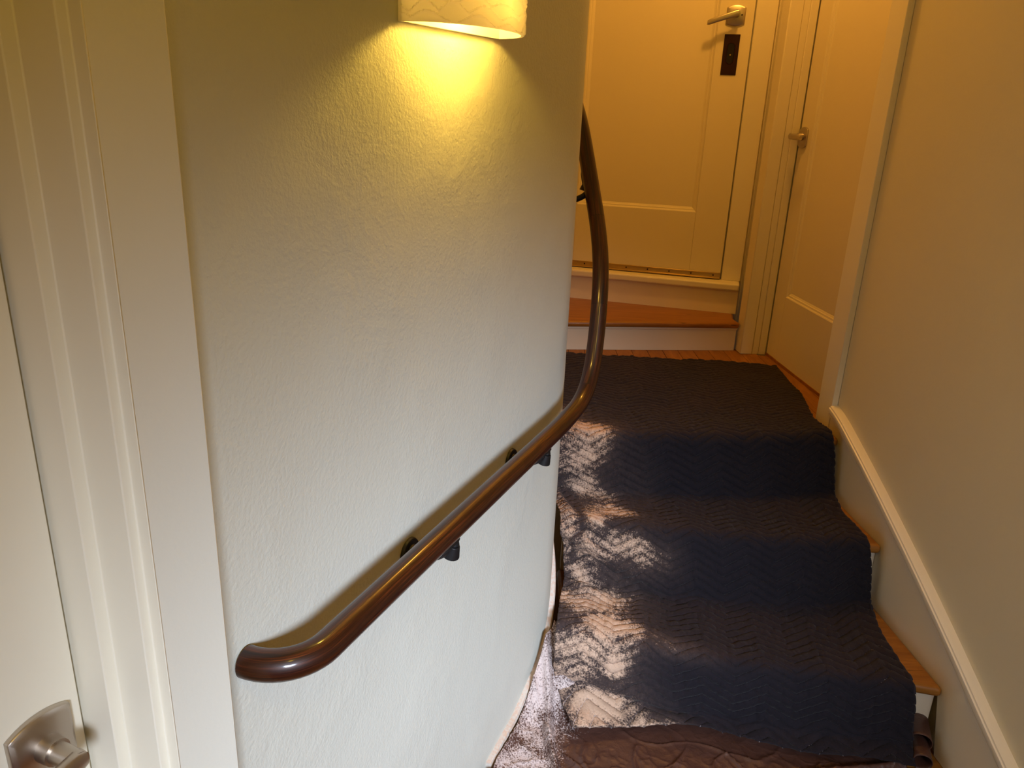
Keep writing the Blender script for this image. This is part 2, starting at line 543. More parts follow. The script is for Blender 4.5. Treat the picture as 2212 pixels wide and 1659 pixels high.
# lower hall floor: sub-floor plus boards
fl = empty('floor'); tag(fl, 'amber varnished wood floor of hall and landing', kind='structure')
mb = MB(); mb.prism([(-1.45, -1.75), (1.45, -1.75), (1.12, 2.42), (-0.12, 2.42), FW.p2(0.5, -0.03), FL.p2(-2.1, -0.1)], HALL - 0.06, HALL - 0.012)
mb.build('sub_floor', M['floor'], fl)
for i in range(46):
    y0 = -1.72 + i * 0.074; y1 = y0 + 0.0725
    if y1 > 1.70: break
    ym = (y0 + y1) / 2
    sx = FW.p((ym - FW.o.y) / DW.y, 0.002, 0).x if ym > 0.66 else FL.p((ym - FL.o.y) / DW.y, 0.002, 0).x
    mb = MB(); mb.prism([(sx, y0), (wall_line_x(y0, 0.0), y0), (wall_line_x(y1, 0.0), y1), (sx, y1)], HALL - 0.012, HALL)
    mb.build('plank', M['tread'], fl, bevel=0.0012, segs=1)
# landing: sub-floor plus boards running toward the up-step
mb = MB(); mb.prism([(0.0, 2.27), (1.25, 2.37), (1.25, 3.36), (-0.15, 3.26)], -0.05, -0.013)
mb.build('sub_floor', M['floor'], fl)
UP = Frame((0.228, 3.231), Vector((0.773, 0.102)), Vector((0.102, -0.773)))     # up-step riser face
nb_ = 17
for i in range(nb_):
    x0 = 0.03 + i * 0.0705; x1 = x0 + 0.0693
    ya0, ya1 = nose_y(0, x0), nose_y(0, x1)
    yb0, yb1 = 3.231 + (x0 - 0.228) * 0.132 + 0.02, 3.231 + (x1 - 0.228) * 0.132 + 0.02
    sk = 0.05
    if x0 > 1.02:
        ya0 = ya1 = 2.505
        yb0, yb1 = 3.27, 3.27
    mb = MB(); mb.prism([(x0, ya0 + 0.05), (x1, ya1 + 0.05), (x1, yb1), (x0, yb0)], -0.013, 0.0)
    mb.build('plank', M['floor'], fl, bevel=0.001, segs=1)

# out of view behind the curved wall: landing boards and the up-step run on
for i in range(11):
    x0 = -0.745 + i * 0.0705; x1 = x0 + 0.0693
    mb = MB(); mb.prism([(x0, 2.235), (x1, 2.235), (x1, 3.231 + (x1 - 0.228) * 0.132 + 0.02), (x0, 3.231 + (x0 - 0.228) * 0.132 + 0.02)], -0.04, 0.0)
    mb.build('plank', M['floor'], fl, bevel=0.001, segs=1)
mb = MB(); mb.prism([UP.p2(-1.0, 0.0), UP.p2(-0.125, 0.0), UP.p2(-0.125, -0.35), UP.p2(-1.0, -0.6)], 0.0, 0.134); mb.build('platform', M['tread'], fl)
mb = MB(); FB.box(mb, -1.0, -0.155, 0.03, 0.082, 0.134, 0.277); mb.build('platform', M['riser'], fl)
mb = MB(); mb.prism([(-0.15, 2.30), (0.40, 2.34), (0.40, 2.36), (-0.15, 2.32)], HALL - 0.012, -0.042); mb.build('understair_panel', M['riser'], fl)
# ------------------------------------------------------------------ staircase
stair = empty('staircase')
tag(stair, 'winding stair with amber wood treads and cream risers rising to the landing', 'staircase')
def nosed_board(name, pts_front, pts_back, z, th, parent, mat, r=0.012):
    mb = MB(); mb.prism([pts_front[0], pts_front[1], pts_back[1], pts_back[0]], z - th, z)
    return mb.build(name, mat, parent, bevel=r, segs=4)
# landing nosing, treads
for i in range(3):
    z = -0.19 * i
    (x0, y0), (x1, y1) = NOSE[i]
    if i == 0:
        back = [(x0, y0 + 0.052), (x1 - 0.004, y1 + 0.052)]
    else:
        xb0, xb1 = NOSE[i - 1][0][0], NOSE[i - 1][1][0]
        back = [(max(x0, 0.14), nose_y(i - 1, max(x0, 0.14), 0.035)), (wall_line_x(nose_y(i - 1, 1.09, 0.035)) - 0.001, nose_y(i - 1, 1.09, 0.035))]
    nosed_board('tread', [(x0, y0), (x1 - 0.001, y1)], back, z, 0.030, stair, M['tread'])
    xl = max(x0, 0.15)
    mb = MB()
    yr0, yr1 = nose_y(i, xl, 0.028), nose_y(i, x1, 0.028)
    mb.prism([(xl, yr0), (wall_line_x(yr1) - 0.001, yr1), (wall_line_x(yr1) - 0.001, yr1 + 0.02), (xl, yr0 + 0.02)], z - 0.19 - (0.0 if i < 2 else 0.0), z - 0.03)
    mb.build('riser', M['riser'], stair)
# up-step in front of the back door
zu = 0.134
thr0, thr1 = FB.p2(-0.55, 0.055), FB.p2(0.793, 0.055)
mb = MB(); mb.prism([UP.p2(-0.12, 0.024), UP.p2(0.777, 0.024), UP.p2(0.777, -0.05), FB.p2(0.785, 0.045), FB.p2(-0.15, 0.045)], zu - 0.026, zu)
mb.build('tread', M['tread'], stair, bevel=0.010, segs=4)
mb = MB(); UP.box(mb, -0.12, 0.774, -0.02, 0, 0.0, zu - 0.026)
mb.build('riser', M['riser'], stair)
mb = MB(); mb.prism([UP.p2(-0.12, 0), UP.p2(0.775, 0), UP.p2(0.775, 0.008), UP.p2(-0.12, 0.008)], zu - 0.038, zu - 0.026)
mb.build('cove_strip', M['riser'], stair, bevel=0.003)
# threshold step
mb = MB(); FB.box(mb, -0.15, 0.795, 0.03, 0.06, zu, 0.243)
mb.build('riser', M['riser'], stair)
mb = MB(); FB.box(mb, -0.118, 0.795, -0.029, 0.082, 0.243, 0.277)
mb.build('threshold', M['trim_worn'], stair, bevel=0.009, segs=4)

# ------------------------------------------------------------------ trim on the right wall
def skirt_z(y):
    """top of the sloping skirting moulding as measured up the wall"""
    ys = [1.02, 1.20, 1.365, 1.56, 1.813, 2.10, 2.40]
    zs = [-0.462, -0.448, -0.380, -0.276, -0.152, -0.024, 0.096]
    return float(np.interp(y, ys, zs))
ysk = np.linspace(2.402, -1.68, 90)
zsm = np.array([skirt_z(y) for y in ysk])
ker = np.ones(5) / 5
zsm = np.convolve(np.pad(zsm, 2, mode='edge'), ker, 'valid')
def s_of_y(y): return (2.5 - y) / (-DR.y)
# skirting board
mb = MB()
vs, fs = [], []
for y, z in zip(ysk, zsm):
    s = s_of_y(y)
    zb = HALL if y < 1.62 else (-0.40 if y < 1.99 else (-0.21 if y < 2.34 else -0.03))
    for o, zz in ((-0.018, zb), (0.0, zb), (0.0, z - 0.012), (-0.018, z - 0.012)):
        vs.append(FR.p(s, o, zz))
for i in range(len(ysk) - 1):
    for j in range(4):
        k = (j + 1) % 4
        fs.append((i * 4 + j, i * 4 + k, i * 4 + 4 + k, i * 4 + 4 + j))
fs += [(3, 2, 1, 0), tuple(len(vs) - 4 + k for k in range(4))]
sk = MB().add(vs, fs).build('baseboard_right', M['trim'])
tag(sk, 'cream skirting board stepping down beside the treads', kind='structure')
# stepped moulding on its top
path = [FR.p(s_of_y(y), 0, z) for y, z in zip(ysk, zsm)]
frames = []
for i in range(len(path)):
    t = (path[min(i + 1, len(path) - 1)] - path[max(i - 1, 0)]).normalized()
    A = Vector((NR.x, NR.y, 0)); B = t.cross(A); B = B if B.z > 0 else -B
    frames.append((A, B))
prof = [(-0.018, -0.034), (0.007, -0.034), (0.009, -0.031), (0.009, -0.027), (0.0045, -0.0255), (0.0045, -0.0235), (0.011, -0.022), (0.0135, -0.012), (0.0125, -0.006), (0.009, -0.0045), (0.008, 0.000), (0.002, 0.002), (-0.018, 0.003)]
mo = MB().sweep(path, frames, prof).build('trim_3', M['trim'], smooth=True)
tag(mo, 'cream profiled moulding capping the sloping skirting', kind='structure')
# closet casing board nearest the stair
mb = MB(); FR.box(mb, 0.0, 0.0955, -0.018, 0.003, -0.03, 2.05)
o = mb.build('trim_4', M['trim'], bevel=0.002); tag(o, 'flat cream casing between the closet and the stair wall', kind='structure')
mb = MB(); FR.box(mb, 0.0, 0.02, -0.40, -0.018, -0.01, 2.06)
o = mb.build('trim_5', M['trim']); tag(o, 'near jamb of the closet opening', kind='structure')
# far jamb of the closet opening, facing the viewer
jy = -0.777
mb = MB(); FR.box(mb, jy - 0.075, jy, -0.055, 0.0, 0.0, 2.05)
o = mb.build('trim_6', M['trim_worn'], bevel=0.004); tag(o, 'worn cream post between closet and back door', kind='structure')
mb = MB(); FR.box(mb, jy - 0.075, jy - 0.010, -0.30, -0.055, -0.01, 2.06)
FR.box(mb, jy - 0.010, jy + 0.000, -0.115, -0.083, 0.0, 2.06)
FR.box(mb, jy - 0.012, jy - 0.004, -0.083, -0.055, 0.0, 2.06)
o = mb.build('trim_7', M['trim_worn'], bevel=0.002); tag(o, 'far jamb and stop strip of the closet door', kind='structure')
# dark closet interior wall behind the closet door
mb = MB(); FR.box(mb, -0.85, 0.02, -0.46, -0.40, -0.01, 2.06)
o = mb.build('wall_closet', M['black']); tag(o, 'dark closet interior', kind='structure')

# inner skirting on the curved wall, dusty moulding
pp, ff = [], []
for k in range(40):
    t = k / 39.0
    s = 1.34 + t * 0.72
    if s <= ST:
        q = FW.p(s, 0, 0); nrm = Vector((NW.x, NW.y, 0)); tg = Vector((DW.x, DW.y, 0))
    else:
        a = (s - ST) / RAD
        x, y = arc_pt(RAD, a); q = Vector((x, y, 0))
        nn = NW * math.cos(a) + DW * math.sin(a); nrm = Vector((nn.x, nn.y, 0)); tg = Vector((-nrm.y, nrm.x, 0))
    z = float(np.interp(s, [1.34, 1.50, 1.645, 1.74, 1.90, 2.06], [-0.545, -0.53, -0.475, -0.385, -0.18, 0.02]))
    pp.append(Vector((q.x, q.y, z))); ff.append((nrm, Vector((0, 0, 1))))
prof = [(-0.004, -0.06), (0.008, -0.06), (0.008, -0.026), (0.014, -0.022), (0.011, -0.016), (0.015, -0.010), (0.012, -0.002), (0.004, 0.0), (-0.004, 0.0)]
o = MB().sweep(pp, ff, prof).build('trim_8', M['dusty'], smooth=True)
tag(o, 'dusty moulding at the foot of the curved wall', kind='structure')

# ------------------------------------------------------------------ door hardware
def rosette(name, F, s, z, w, h, t, parent, mat, arch=0.010):
    """square plate with arched top and bottom, chamfered"""
    n = 14
    def ring(k):
        a = []
        ww, hh, ar = w / 2 * k, h / 2 * k, arch
        for i in range(n + 1):
            u = -1 + 2 * i / n
            a.append((u * ww, -hh - ar * (1 - u * u) + ar))
        for i in range(n + 1):
            u = 1 - 2 * i / n
            a.append((u * ww, hh + ar * (1 - u * u) - ar))
        return a
    mb = MB()
    r0, r1, r2 = ring(1.0), ring(1.0), ring(0.86)
    m_ = len(r0)
    vs = [F.p(s + a, 0, z + b_) for a, b_ in r0] + [F.p(s + a, t * 0.6, z + b_) for a, b_ in r1] + [F.p(s + a, t, z + b_) for a, b_ in r2]
    fs = []
    for L in range(2):
        fs += [(L * m_ + i, L * m_ + (i + 1) % m_, (L + 1) * m_ + (i + 1) % m_, (L + 1) * m_ + i) for i in range(m_)]
    fs += [tuple(range(2 * m_, 3 * m_)), tuple(range(m_))[::-1]]
    return mb.add(vs, fs).build(name, mat, parent, bevel=0.0012)

def lever(F, s, z, direction, length, droop, proj, w0, parent, mat, r=0.011):
    """round neck plus a flat bar lever"""
    mb = MB()
    mb.cyl(F.p(s, 0.004, z), F.p(s, proj * 0.45, z), r * 1.35, r * 1.25, 24)
    mb.cyl(F.p(s, proj * 0.45, z), F.p(s, proj, z), r, r * 1.02, 24)
    n = 14
    path, fr_ = [], []
    for i in range(n + 1):
        t = i / n
        ss = s + direction * (-0.008 + (length + 0.008) * t)
        path.append(F.p(ss, proj - 0.004 + 0.004 * math.sin(t * math.pi), z - droop * t))
    prof = []
    for i in range(16):
        a = 2 * math.pi * i / 16
        prof.append((0.0065 * math.copysign(abs(math.cos(a)) ** 0.6, math.cos(a)), 1.0 * math.copysign(abs(math.sin(a)) ** 0.6, math.sin(a))))
    nrm = Vector((F.n.x, F.n.y, 0))
    for i in range(n + 1):
        t = i / n
        hw = w0 * (1.0 - 0.12 * t)
        if i in (0, n): hw *= 0.72
        fr_.append((nrm, Vector((0, 0, hw))))
    mb.sweep(path, fr_, prof)
    return mb.build('lever', mat, parent, smooth=True)

def panel_door(name, F, s0, s1, z0, z1, th, ps0, ps1, pz0, pz1, mat, label, ml=0.022, rec=0.012):
    root = empty(name); tag(root, label, kind='structure')
    mb = MB(); F.box(mb, s0, ps0, -th, 0, z0, z1); mb.build('stile', mat, root, bevel=0.0015)
    mb = MB(); F.box(mb, ps1, s1, -th, 0, z0, z1); mb.build('stile', mat, root, bevel=0.0015)
    mb = MB(); F.box(mb, ps0, ps1, -th, 0, z0, pz0); mb.build('rail', mat, root)
    mb = MB(); F.box(mb, ps0, ps1, -th, 0, pz1, z1); mb.build('rail', mat, root)
    mb = MB(); F.box(mb, ps0, ps1, -th, -rec, pz0, pz1); mb.build('panel', mat, root)
    # mitred sticking around the panel: two small steps
    steps = [(0.0, 0.0), (0.004, -0.002), (0.006, -0.0045), (ml * 0.6, -0.006), (ml * 0.66, -0.0085), (ml, -rec)]
    def ring(k, o): return [F.p(ps0 + k, o, pz0 + k), F.p(ps1 - k, o, pz0 + k), F.p(ps1 - k, o, pz1 - k), F.p(ps0 + k, o, pz1 - k)]
    vs, fs = [], []
    for k, o_ in steps: vs += ring(k, o_)
    for L in range(len(steps) - 1):
        for j in range(4):
            q = (j + 1) % 4
            fs.append((L * 4 + j, L * 4 + q, L * 4 + 4 + q, L * 4 + 4 + j))
    MB().add(vs, fs).build('panel_moulding', mat, root)
    return root

# back door with black gap at the latch side
d1 = panel_door('door_1', FB, -0.118, 0.7045, 0.292, 2.295, 0.04, 0.002, 0.560, 0.577, 2.16, M['door'],
                'cream back door with long recessed panel at the top of the steps')
mb = MB(); FB.box(mb, 0.7105, 0.7965, -0.03, 0.004, 0.277, 2.30)
o = mb.build('door_casing', M['trim_worn'], d1, bevel=0.002)
h = empty('lever_handle'); h.parent = d1
rosette('rosette', FB, 0.630, 1.400, 0.078, 0.082, 0.009, h, M['nickel'])
lever(FB, 0.634, 1.406, -1, 0.116, 0.040, 0.052, 0.0125, h, M['nickel'])
mb = MB(); mb.cyl(FB.p(0.655, 0.008, 1.402), FB.p(0.655, 0.0094, 1.402), 0.0035); mb.build('key_hole', M['black'], h)
# dark mortise plate with a finger recess
pl = MB()
FB.box(pl, 0.594, 0.659, 0, 0.004, 1.166, 1.328)
plate = pl.build('mortise_plate', M['bronze'], d1, bevel=0.0025)
path, fr_ = [], []
for i in range(41):
    a = 2 * math.pi * i / 40
    cxo, czo = 0.016 * math.cos(a), 0.016 * math.sin(a) + (0.026 if math.sin(a) > 0 else -0.026)
    path.append(FB.p(0.6265 + cxo, 0.0045, 1.252 + czo))
    fr_.append((Vector((FB.d.x * math.cos(a), FB.d.y * math.cos(a), math.sin(a))), Vector((FB.n.x, FB.n.y, 0))))
MB().sweep(path, fr_, [(-0.0015, 0), (0, 0.0016), (0.0015, 0)], caps=False).build('finger_recess_rim', M['bronze'], plate, smooth=True)
mb = MB()
ov = []
for i in range(40):
    a = 2 * math.pi * i / 40
    ov.append(FB.p(0.6265 + 0.0145 * math.cos(a), 0.0042, 1.252 + 0.0145 * math.sin(a) + (0.026 if math.sin(a) > 0 else -0.026)))
mb.extrude(ov, Vector((FB.n.x, FB.n.y, 0)) * 0.0006).build('finger_recess', M['black'], plate)
mb = MB(); mb.cyl(FB.p(0.6265, 0.004, 1.246), FB.p(0.6265, 0.0062, 1.246), 0.0032); mb.build('key_barrel', M['brass'], plate)
for ss, zz in ((0.605, 1.316), (0.648, 1.316), (0.605, 1.178), (0.648, 1.178)):
    mb = MB(); mb.cyl(FB.p(ss, 0.003, zz), FB.p(ss, 0.0048, zz), 0.0028); mb.build('screw', M['bronze'], plate)
# brass sweep strip with screws
mb = MB(); FB.box(mb, -0.10, 0.704, 0.0, 0.006, 0.281, 0.309)
FB.box(mb, -0.10, 0.704, 0.006, 0.012, 0.281, 0.287)
FB.box(mb, -0.10, 0.704, 0.006, 0.008, 0.304, 0.309)
sw = mb.build('brass_sweep', M['brass'], d1, bevel=0.0012)
for i in range(7):
    ss = 0.672 - i * 0.102
    mb = MB(); mb.cyl(FB.p(ss, 0.006, 0.2965), FB.p(ss, 0.0085, 0.2965), 0.0038, 0.003, 12); mb.build('screw', M['bronze'], sw)
mb = MB(); FB.box(mb, -0.10, 0.704, -0.035, -0.002, 0.278, 0.292); mb.build('rubber_seal', M['black'], d1)

# closet door, recessed in the right wall
FC = Frame(tuple(FR.p2(-0.777, -0.118)), DR, NR)
d2 = panel_door('door_2', FC, 0.003, 0.752, 0.012, 2.05, 0.035, 0.113, 0.645, 0.286, 1.93, M['door'],
                'cream closet door with recessed panel beside the landing')
h = empty('lever_handle'); h.parent = d2
rosette('rosette', FC, 0.042, 0.925, 0.074, 0.082, 0.009, h, M['nickel'])
lever(FC, 0.042, 0.928, 1, 0.10, 0.004, 0.060, 0.0115, h, M['nickel'])
mb = MB(); FR.box(mb, -0.775, -0.002, -0.16, -0.115, 0.0, 0.012)
mb.build('door_saddle', M['tread'], d2)

# near hall door, deep in its jamb
FD = Frame(tuple(FL.p2(0, -0.092)), DW, NW)
d3 = panel_door('door_3', FD, -0.417, 0.3955, HALL + 0.012, 1.615, 0.035, -0.30, 0.262, HALL + 0.28, 1.50, M['trim'],
                'cream hall door with brushed nickel lever, close on the stair side')
h = empty('lever_handle'); h.parent = d3
rosette('rosette', FD, 0.351, 0.367, 0.062, 0.070, 0.010, h, M['nickel'], 0.008)
lever(FD, 0.352, 0.366, -1, 0.105, 0.003, 0.052, 0.0115, h, M['nickel'], 0.0105)

# ------------------------------------------------------------------ handrail
OFF = 0.074
RR = RAD + OFF
path, tang, nrm_l = [], [], []
def rail_z(s):
    a = s - ST
    return float(np.interp(a, [-2, -0.16, -0.05, 0.0, 0.04, 0.08, 0.12, 0.16, 0.22, 0.28, 0.33, 0.37, 0.42, 0.55, 0.75],
                              [0.297, 0.297, 0.306, 0.325, 0.365, 0.435, 0.53, 0.60, 0.68, 0.765, 0.86, 0.95, 1.03, 1.10, 1.13]))
S0 = 0.662
ss = np.concatenate([np.linspace(S0, ST - 0.25, 30), np.linspace(ST - 0.24, ST + 0.74, 100)])
zz = np.array([rail_z(s) for s in ss])
for _ in range(6):
    zz[31:-1] = (zz[30:-2] + zz[31:-1] * 2 + zz[32:]) / 4
pts = []
for s, z in zip(ss, zz):
    if s <= ST:
        q = FW.p(s, OFF, z)
    else:
        a = (s - ST) / RR
        x, y = arc_pt(RR, a); q = Vector((x, y, z))
    pts.append(q)
# return bend into the wall at the lower end
rb = 0.070
bend = []
for i in range(13):
    a = math.radians(90) * i / 12
    bend.append(FW.p(S0 - rb * math.sin(a), OFF - rb * (1 - math.cos(a)), 0.297 + 0.0 * a))
bend.append(FW.p(S0 - rb, 0.004, 0.297))
pts = bend[::-1] + pts[1:]
rail = empty('handrail')
tag(rail, 'dark mahogany round handrail curving up along the plaster wall', 'handrail')
def rail_piece(name, a_, b__, r, parent):
    n = 28
    P = pts[a_:b__ + 1]
    L = [0.0]
    for i in range(1, len(P)): L.append(L[-1] + (P[i] - P[i - 1]).length)
    vs, fs, uv = [], [], []
    for i, p in enumerate(P):
        g = a_ + i
        t = (pts[min(g + 1, len(pts) - 1)] - pts[max(g - 1, 0)]).normalized()
        side = t.cross(Vector((0, 0, 1)))
        if side.length < 0.05: side = Vector((1, 0, 0))
        side.normalize(); upv = side.cross(t)
        for j in range(n):
            a = 2 * math.pi * j / n
            vs.append(p + side * (r * math.cos(a)) + upv * (r * math.sin(a)))
    for i in range(len(P) - 1):
        for j in range(n):
            k = (j + 1) % n
            fs.append((i * n + j, i * n + k, (i + 1) * n + k, (i + 1) * n + j))
            uv += [(L[i], j / n), (L[i], (j + 1) / n), (L[i + 1], (j + 1) / n), (L[i + 1], j / n)]
    me = bpy.data.meshes.new(name)
    caps = [tuple(range(n))[::-1], tuple(range((len(P) - 1) * n, len(P) * n))]
    me.from_pydata([tuple(v_) for v_ in vs], [], fs + caps)
    ul = me.uv_layers.new(name='UVMap')
    uv += [(0.0, 0.1)] * (2 * n)
    for q, u_ in enumerate(uv): ul.data[q].uv = u_
    for p in me.polygons: p.use_smooth = len(p.vertices) == 4
    me.set_sharp_from_angle(angle=math.radians(40))
    me.materials.append(M['rail'])
    o = bpy.data.objects.new(name, me); COL.objects.link(o); o.parent = parent
    return o
RADIUS = 0.0205
def split_at(s): return min(range(len(pts)), key=lambda i: abs(i - s))
i1 = len(bend) - 1 + int(np.argmin(abs(ss - (ST + 0.012))))
i2 = len(bend) - 1 + int(np.argmin(abs(ss - (ST + 0.118))))
i3 = len(bend) - 1 + int(np.argmin(abs(ss - (ST + 0.245))))
i1, i2, i3 = i1, i2, i3
for a, b_ in ((0, i1), (i1, i2), (i2, i3), (i3, len(pts) - 1)):
    rail_piece('rail', a, b_, RADIUS, rail)
# thin joint rings where sections meet
for i in (i1, i2, i3):
    t = (pts[i + 1] - pts[i - 1]).normalized()
    mb = MB(); mb.cyl(pts[i] - t * 0.0005, pts[i] + t * 0.0005, RADIUS + 0.00002, None, 28)
    mb.build('joint', M['black'], rail)

def bracket(s, kind=0):
    """wall rose, curved arm and saddle under the rail"""
    br = empty('bracket'); br.parent = rail
    i = len(bend) - 1 + int(np.argmin(abs(ss - s)))
    P = pts[i]
    t = (pts[i + 1] - pts[i - 1]).normalized()
    if s <= ST:
        nn = NW.copy()
    else:
        a = (s - ST) / RR
        nn = NW * math.cos(a) + DW * math.sin(a)
    n3 = Vector((nn.x, nn.y, 0))
    wallp = P - n3 * (OFF - 0.0005)
    base = wallp + Vector((0, 0, -0.058))
    mb = MB()
    mb.cyl(base, base + n3 * 0.006, 0.028, 0.026, 28)
    mb.cyl(base + n3 * 0.006, base + n3 * 0.016, 0.017, 0.012, 24)
    mb.build('wall_rose', M['iron'], br, smooth=True, bevel=0.001)
    # arm
    path, fr_ = [], []
    for k in range(13):
        u = k / 12
        p = base + n3 * (0.012 + (OFF - 0.012) * math.sin(u * math.pi / 2)) + Vector((0, 0, 1)) * (0.034 * (1 - math.cos(u * math.pi / 2)))
        path.append(p)
    for k in range(13):
        tt = (path[min(k + 1, 12)] - path[max(k - 1, 0)]).normalized()
        A = tt.cross(t).normalized(); B = tt.cross(A).normalized()
        fr_.append((A, B))
    prof = [(0.0075 * math.cos(2 * math.pi * j / 14), 0.0075 * math.sin(2 * math.pi * j / 14)) for j in range(14)]
    MB().sweep(path, fr_, prof).build('arm', M['iron'], br, smooth=True)
    # bell-shaped swivel under the saddle
    q = P + t * 0.026
    mb = MB(); mb.cyl(q + Vector((0, 0, -RADIUS - 0.002)), q + Vector((0, 0, -RADIUS - 0.016)), 0.0075, 0.0095, 20)
    mb.cyl(q + Vector((0, 0, -RADIUS - 0.016)), q + Vector((0, 0, -RADIUS - 0.038)) - n3 * 0.006, 0.0105, 0.0155, 20)
    mb.build('swivel', M['iron'], br, smooth=True, bevel=0.001)
    # saddle hugging the underside
    sd = t.cross(Vector((0, 0, 1))).normalized(); dn = t.cross(sd).normalized()
    if dn.z > 0: dn = -dn
    mb = MB()
    vs, fs = [], []
    for k in range(9):
        l = (k / 8 - 0.5) * 0.075
        w_ = 0.013 * (1 - (abs(k - 4) / 4.4) ** 3)
        for j in range(7):
            ang = (j / 6 - 0.5) * 2 * (w_ / RADIUS)
            for r_ in (RADIUS + 0.0002,):
                vs.append(P + t * l + (dn * math.cos(ang) + sd * math.sin(ang)) * r_)
        for j in range(7):
            ang = (j / 6 - 0.5) * 2 * (w_ / RADIUS)
            vs.append(P + t * l + (dn * math.cos(ang) + sd * math.sin(ang)) * (RADIUS + 0.0045))
    for k in range(8):
        for j in range(6):
            a0 = k * 14 + j
            fs.append((a0, a0 + 1, a0 + 15, a0 + 14))
            fs.append((a0 + 7, a0 + 21, a0 + 22, a0 + 8))
        fs.append((k * 14, k * 14 + 14, k * 14 + 21, k * 14 + 7))
        fs.append((k * 14 + 6, k * 14 + 13, k * 14 + 27, k * 14 + 20))
    fs.append(tuple([j for j in range(7)] + [13 - j for j in range(7)]))
    kk = 8 * 14
    fs.append(tuple([kk + j for j in range(7)] + [kk + 13 - j for j in range(7)]))
    mb.add(vs, fs).build('saddle', M['iron'], br, smooth=True)
bracket(0.978)
bracket(1.398)
bracket(ST + 0.300)

# ------------------------------------------------------------------ wall sconce
LS, LZ, LA, LB, LH = 1.113, 1.063, 0.155, 0.090, 0.190       # centre along the wall, rim height, half width, depth, height
lamp = empty('wall_sconce')
tag(lamp, 'half-round bisque porcelain wall sconce carved with wavy hills, lit', 'wall lamp')
rng = random.Random(12)
rows = []
for r_ in range(15):                                   # rows of overlapping hills, lowest row lies in front
    x = -0.03 - rng.random() * 0.06
    hills = []
    while x < 0.46:
        wd = 0.036 + rng.random() * 0.034
        hills.append((x, wd, 0.010 + rng.random() * 0.012))
        x += wd * (1.05 + 0.35 * rng.random())
    rows.append((r_ * 0.0125 - 0.004, hills))
def hill_relief(x, z):
    h = 0.0
    for k in range(len(rows) - 1, -1, -1):
        base_, hills = rows[k]
        c_ = base_ + max([hh * math.exp(-((x - cx0) / (wd * 0.52)) ** 2) for cx0, wd, hh in hills])
        if z < c_:
            dd = c_ - z
            h = 0.0022 * math.exp(-(dd / 0.0030) ** 2) + 0.0006
    return h
def rim_z(s_): return LZ + 0.028 * (s_ - (LS - LA))
NU, NV = 250, 126
vo_, vi_ = [], []
for layer, dst_ in ((0, vo_), (1, vi_)):
    for j in range(NV + 1):
        w_ = j / NV
        for i in range(NU + 1):
            a = math.pi * i / NU
            al = 0.39 * i / NU
            r = (hill_relief(al, LH * w_) if (0 < i < NU and 0 < j) else 0.0) if layer == 0 else -0.005
            k_ = 1.0 + 0.02 * w_
            sx_ = LS - (LA * k_ + r) * math.cos(a); ox_ = 0.006 + (LB * k_ + r) * math.sin(a)
            dst_.append(FW.p(sx_, ox_, rim_z(sx_) + LH * w_))
W_ = NU + 1
fs = []
nO = len(vo_)
for j in range(NV):
    for i in range(NU):
        a0 = j * W_ + i
        fs.append((a0, a0 + 1, a0 + W_ + 1, a0 + W_))
        fs.append((nO + a0, nO + a0 + W_, nO + a0 + W_ + 1, nO + a0 + 1))
for i in range(NU):
    fs.append((i, nO + i, nO + i + 1, i + 1))
    a0 = NV * W_ + i
    fs.append((a0, a0 + 1, nO + a0 + 1, nO + a0))
for j in range(NV):
    a0 = j * W_; fs.append((a0, a0 + W_, nO + a0 + W_, nO + a0))
    a0 = j * W_ + NU; fs.append((a0, nO + a0, nO + a0 + W_, a0 + W_))
MB().add(vo_ + vi_, fs).build('shade', M['porcelain'], lamp, smooth=True)
bk = [FW.p(LS - LA, 0.002, rim_z(LS - LA)), FW.p(LS + LA, 0.002, rim_z(LS + LA)), FW.p(LS + LA, 0.002, LZ + LH), FW.p(LS - LA, 0.002, LZ + LH)]
MB().extrude(bk, Vector((NW.x, NW.y, 0)) * 0.006).build('back_panel', M['porcelain'], lamp)
mb = MB(); FW.box(mb, LS - 0.05, LS + 0.05, 0.008, 0.014, LZ + 0.085, LZ + 0.16); mb.build('back_plate', M['iron'], lamp, bevel=0.002)
mb = MB(); mb.cyl(FW.p(LS, 0.012, LZ + 0.140), FW.p(LS, 0.048, LZ + 0.140), 0.006); mb.cyl(FW.p(LS, 0.048, LZ + 0.17), FW.p(LS, 0.048, LZ + 0.125), 0.014); mb.build('socket', M['iron'], lamp, smooth=True)
mb = MB()
bc = FW.p(LS, 0.048, LZ + 0.100)
vs, fs = [], []
for j in range(13):
    th = math.pi * j / 12
    for i in range(20):
        a = 2 * math.pi * i / 20
        rr = 0.024
        vs.append(bc + Vector((rr * math.sin(th) * math.cos(a), rr * math.sin(th) * math.sin(a), (0.028) * math.cos(th))))
for j in range(12):
    for i in range(20):
        k = (i + 1) % 20
        fs.append((j * 20 + i, j * 20 + k, (j + 1) * 20 + k, (j + 1) * 20 + i))
mb.add(vs, fs).build('bulb', M['bulb'], lamp, smooth=True)
add_light('sconce_bulb_light', 'POINT', tuple(FW.p(LS - 0.01, 0.062, LZ + 0.066)), 4.8, (1.0, 0.62, 0.085), shadow_soft_size=0.02)

# ceiling lamps out of view: shallow glass dishes
for nm, (x, y), lb in (('ceiling_lamp', (0.74, 2.90), 'shallow round ceiling lamp over the landing'), ('ceiling_lamp', (0.45, -0.6), 'shallow round ceiling lamp in the hall')):
    cl_ = empty(nm); tag(cl_, lb, 'ceiling lamp')
    mb = MB(); mb.cyl((x, y, TOP - 0.022), (x, y, TOP), 0.13, 0.13, 40); mb.build('canopy', M['nickel'], cl_, smooth=True, bevel=0.003)

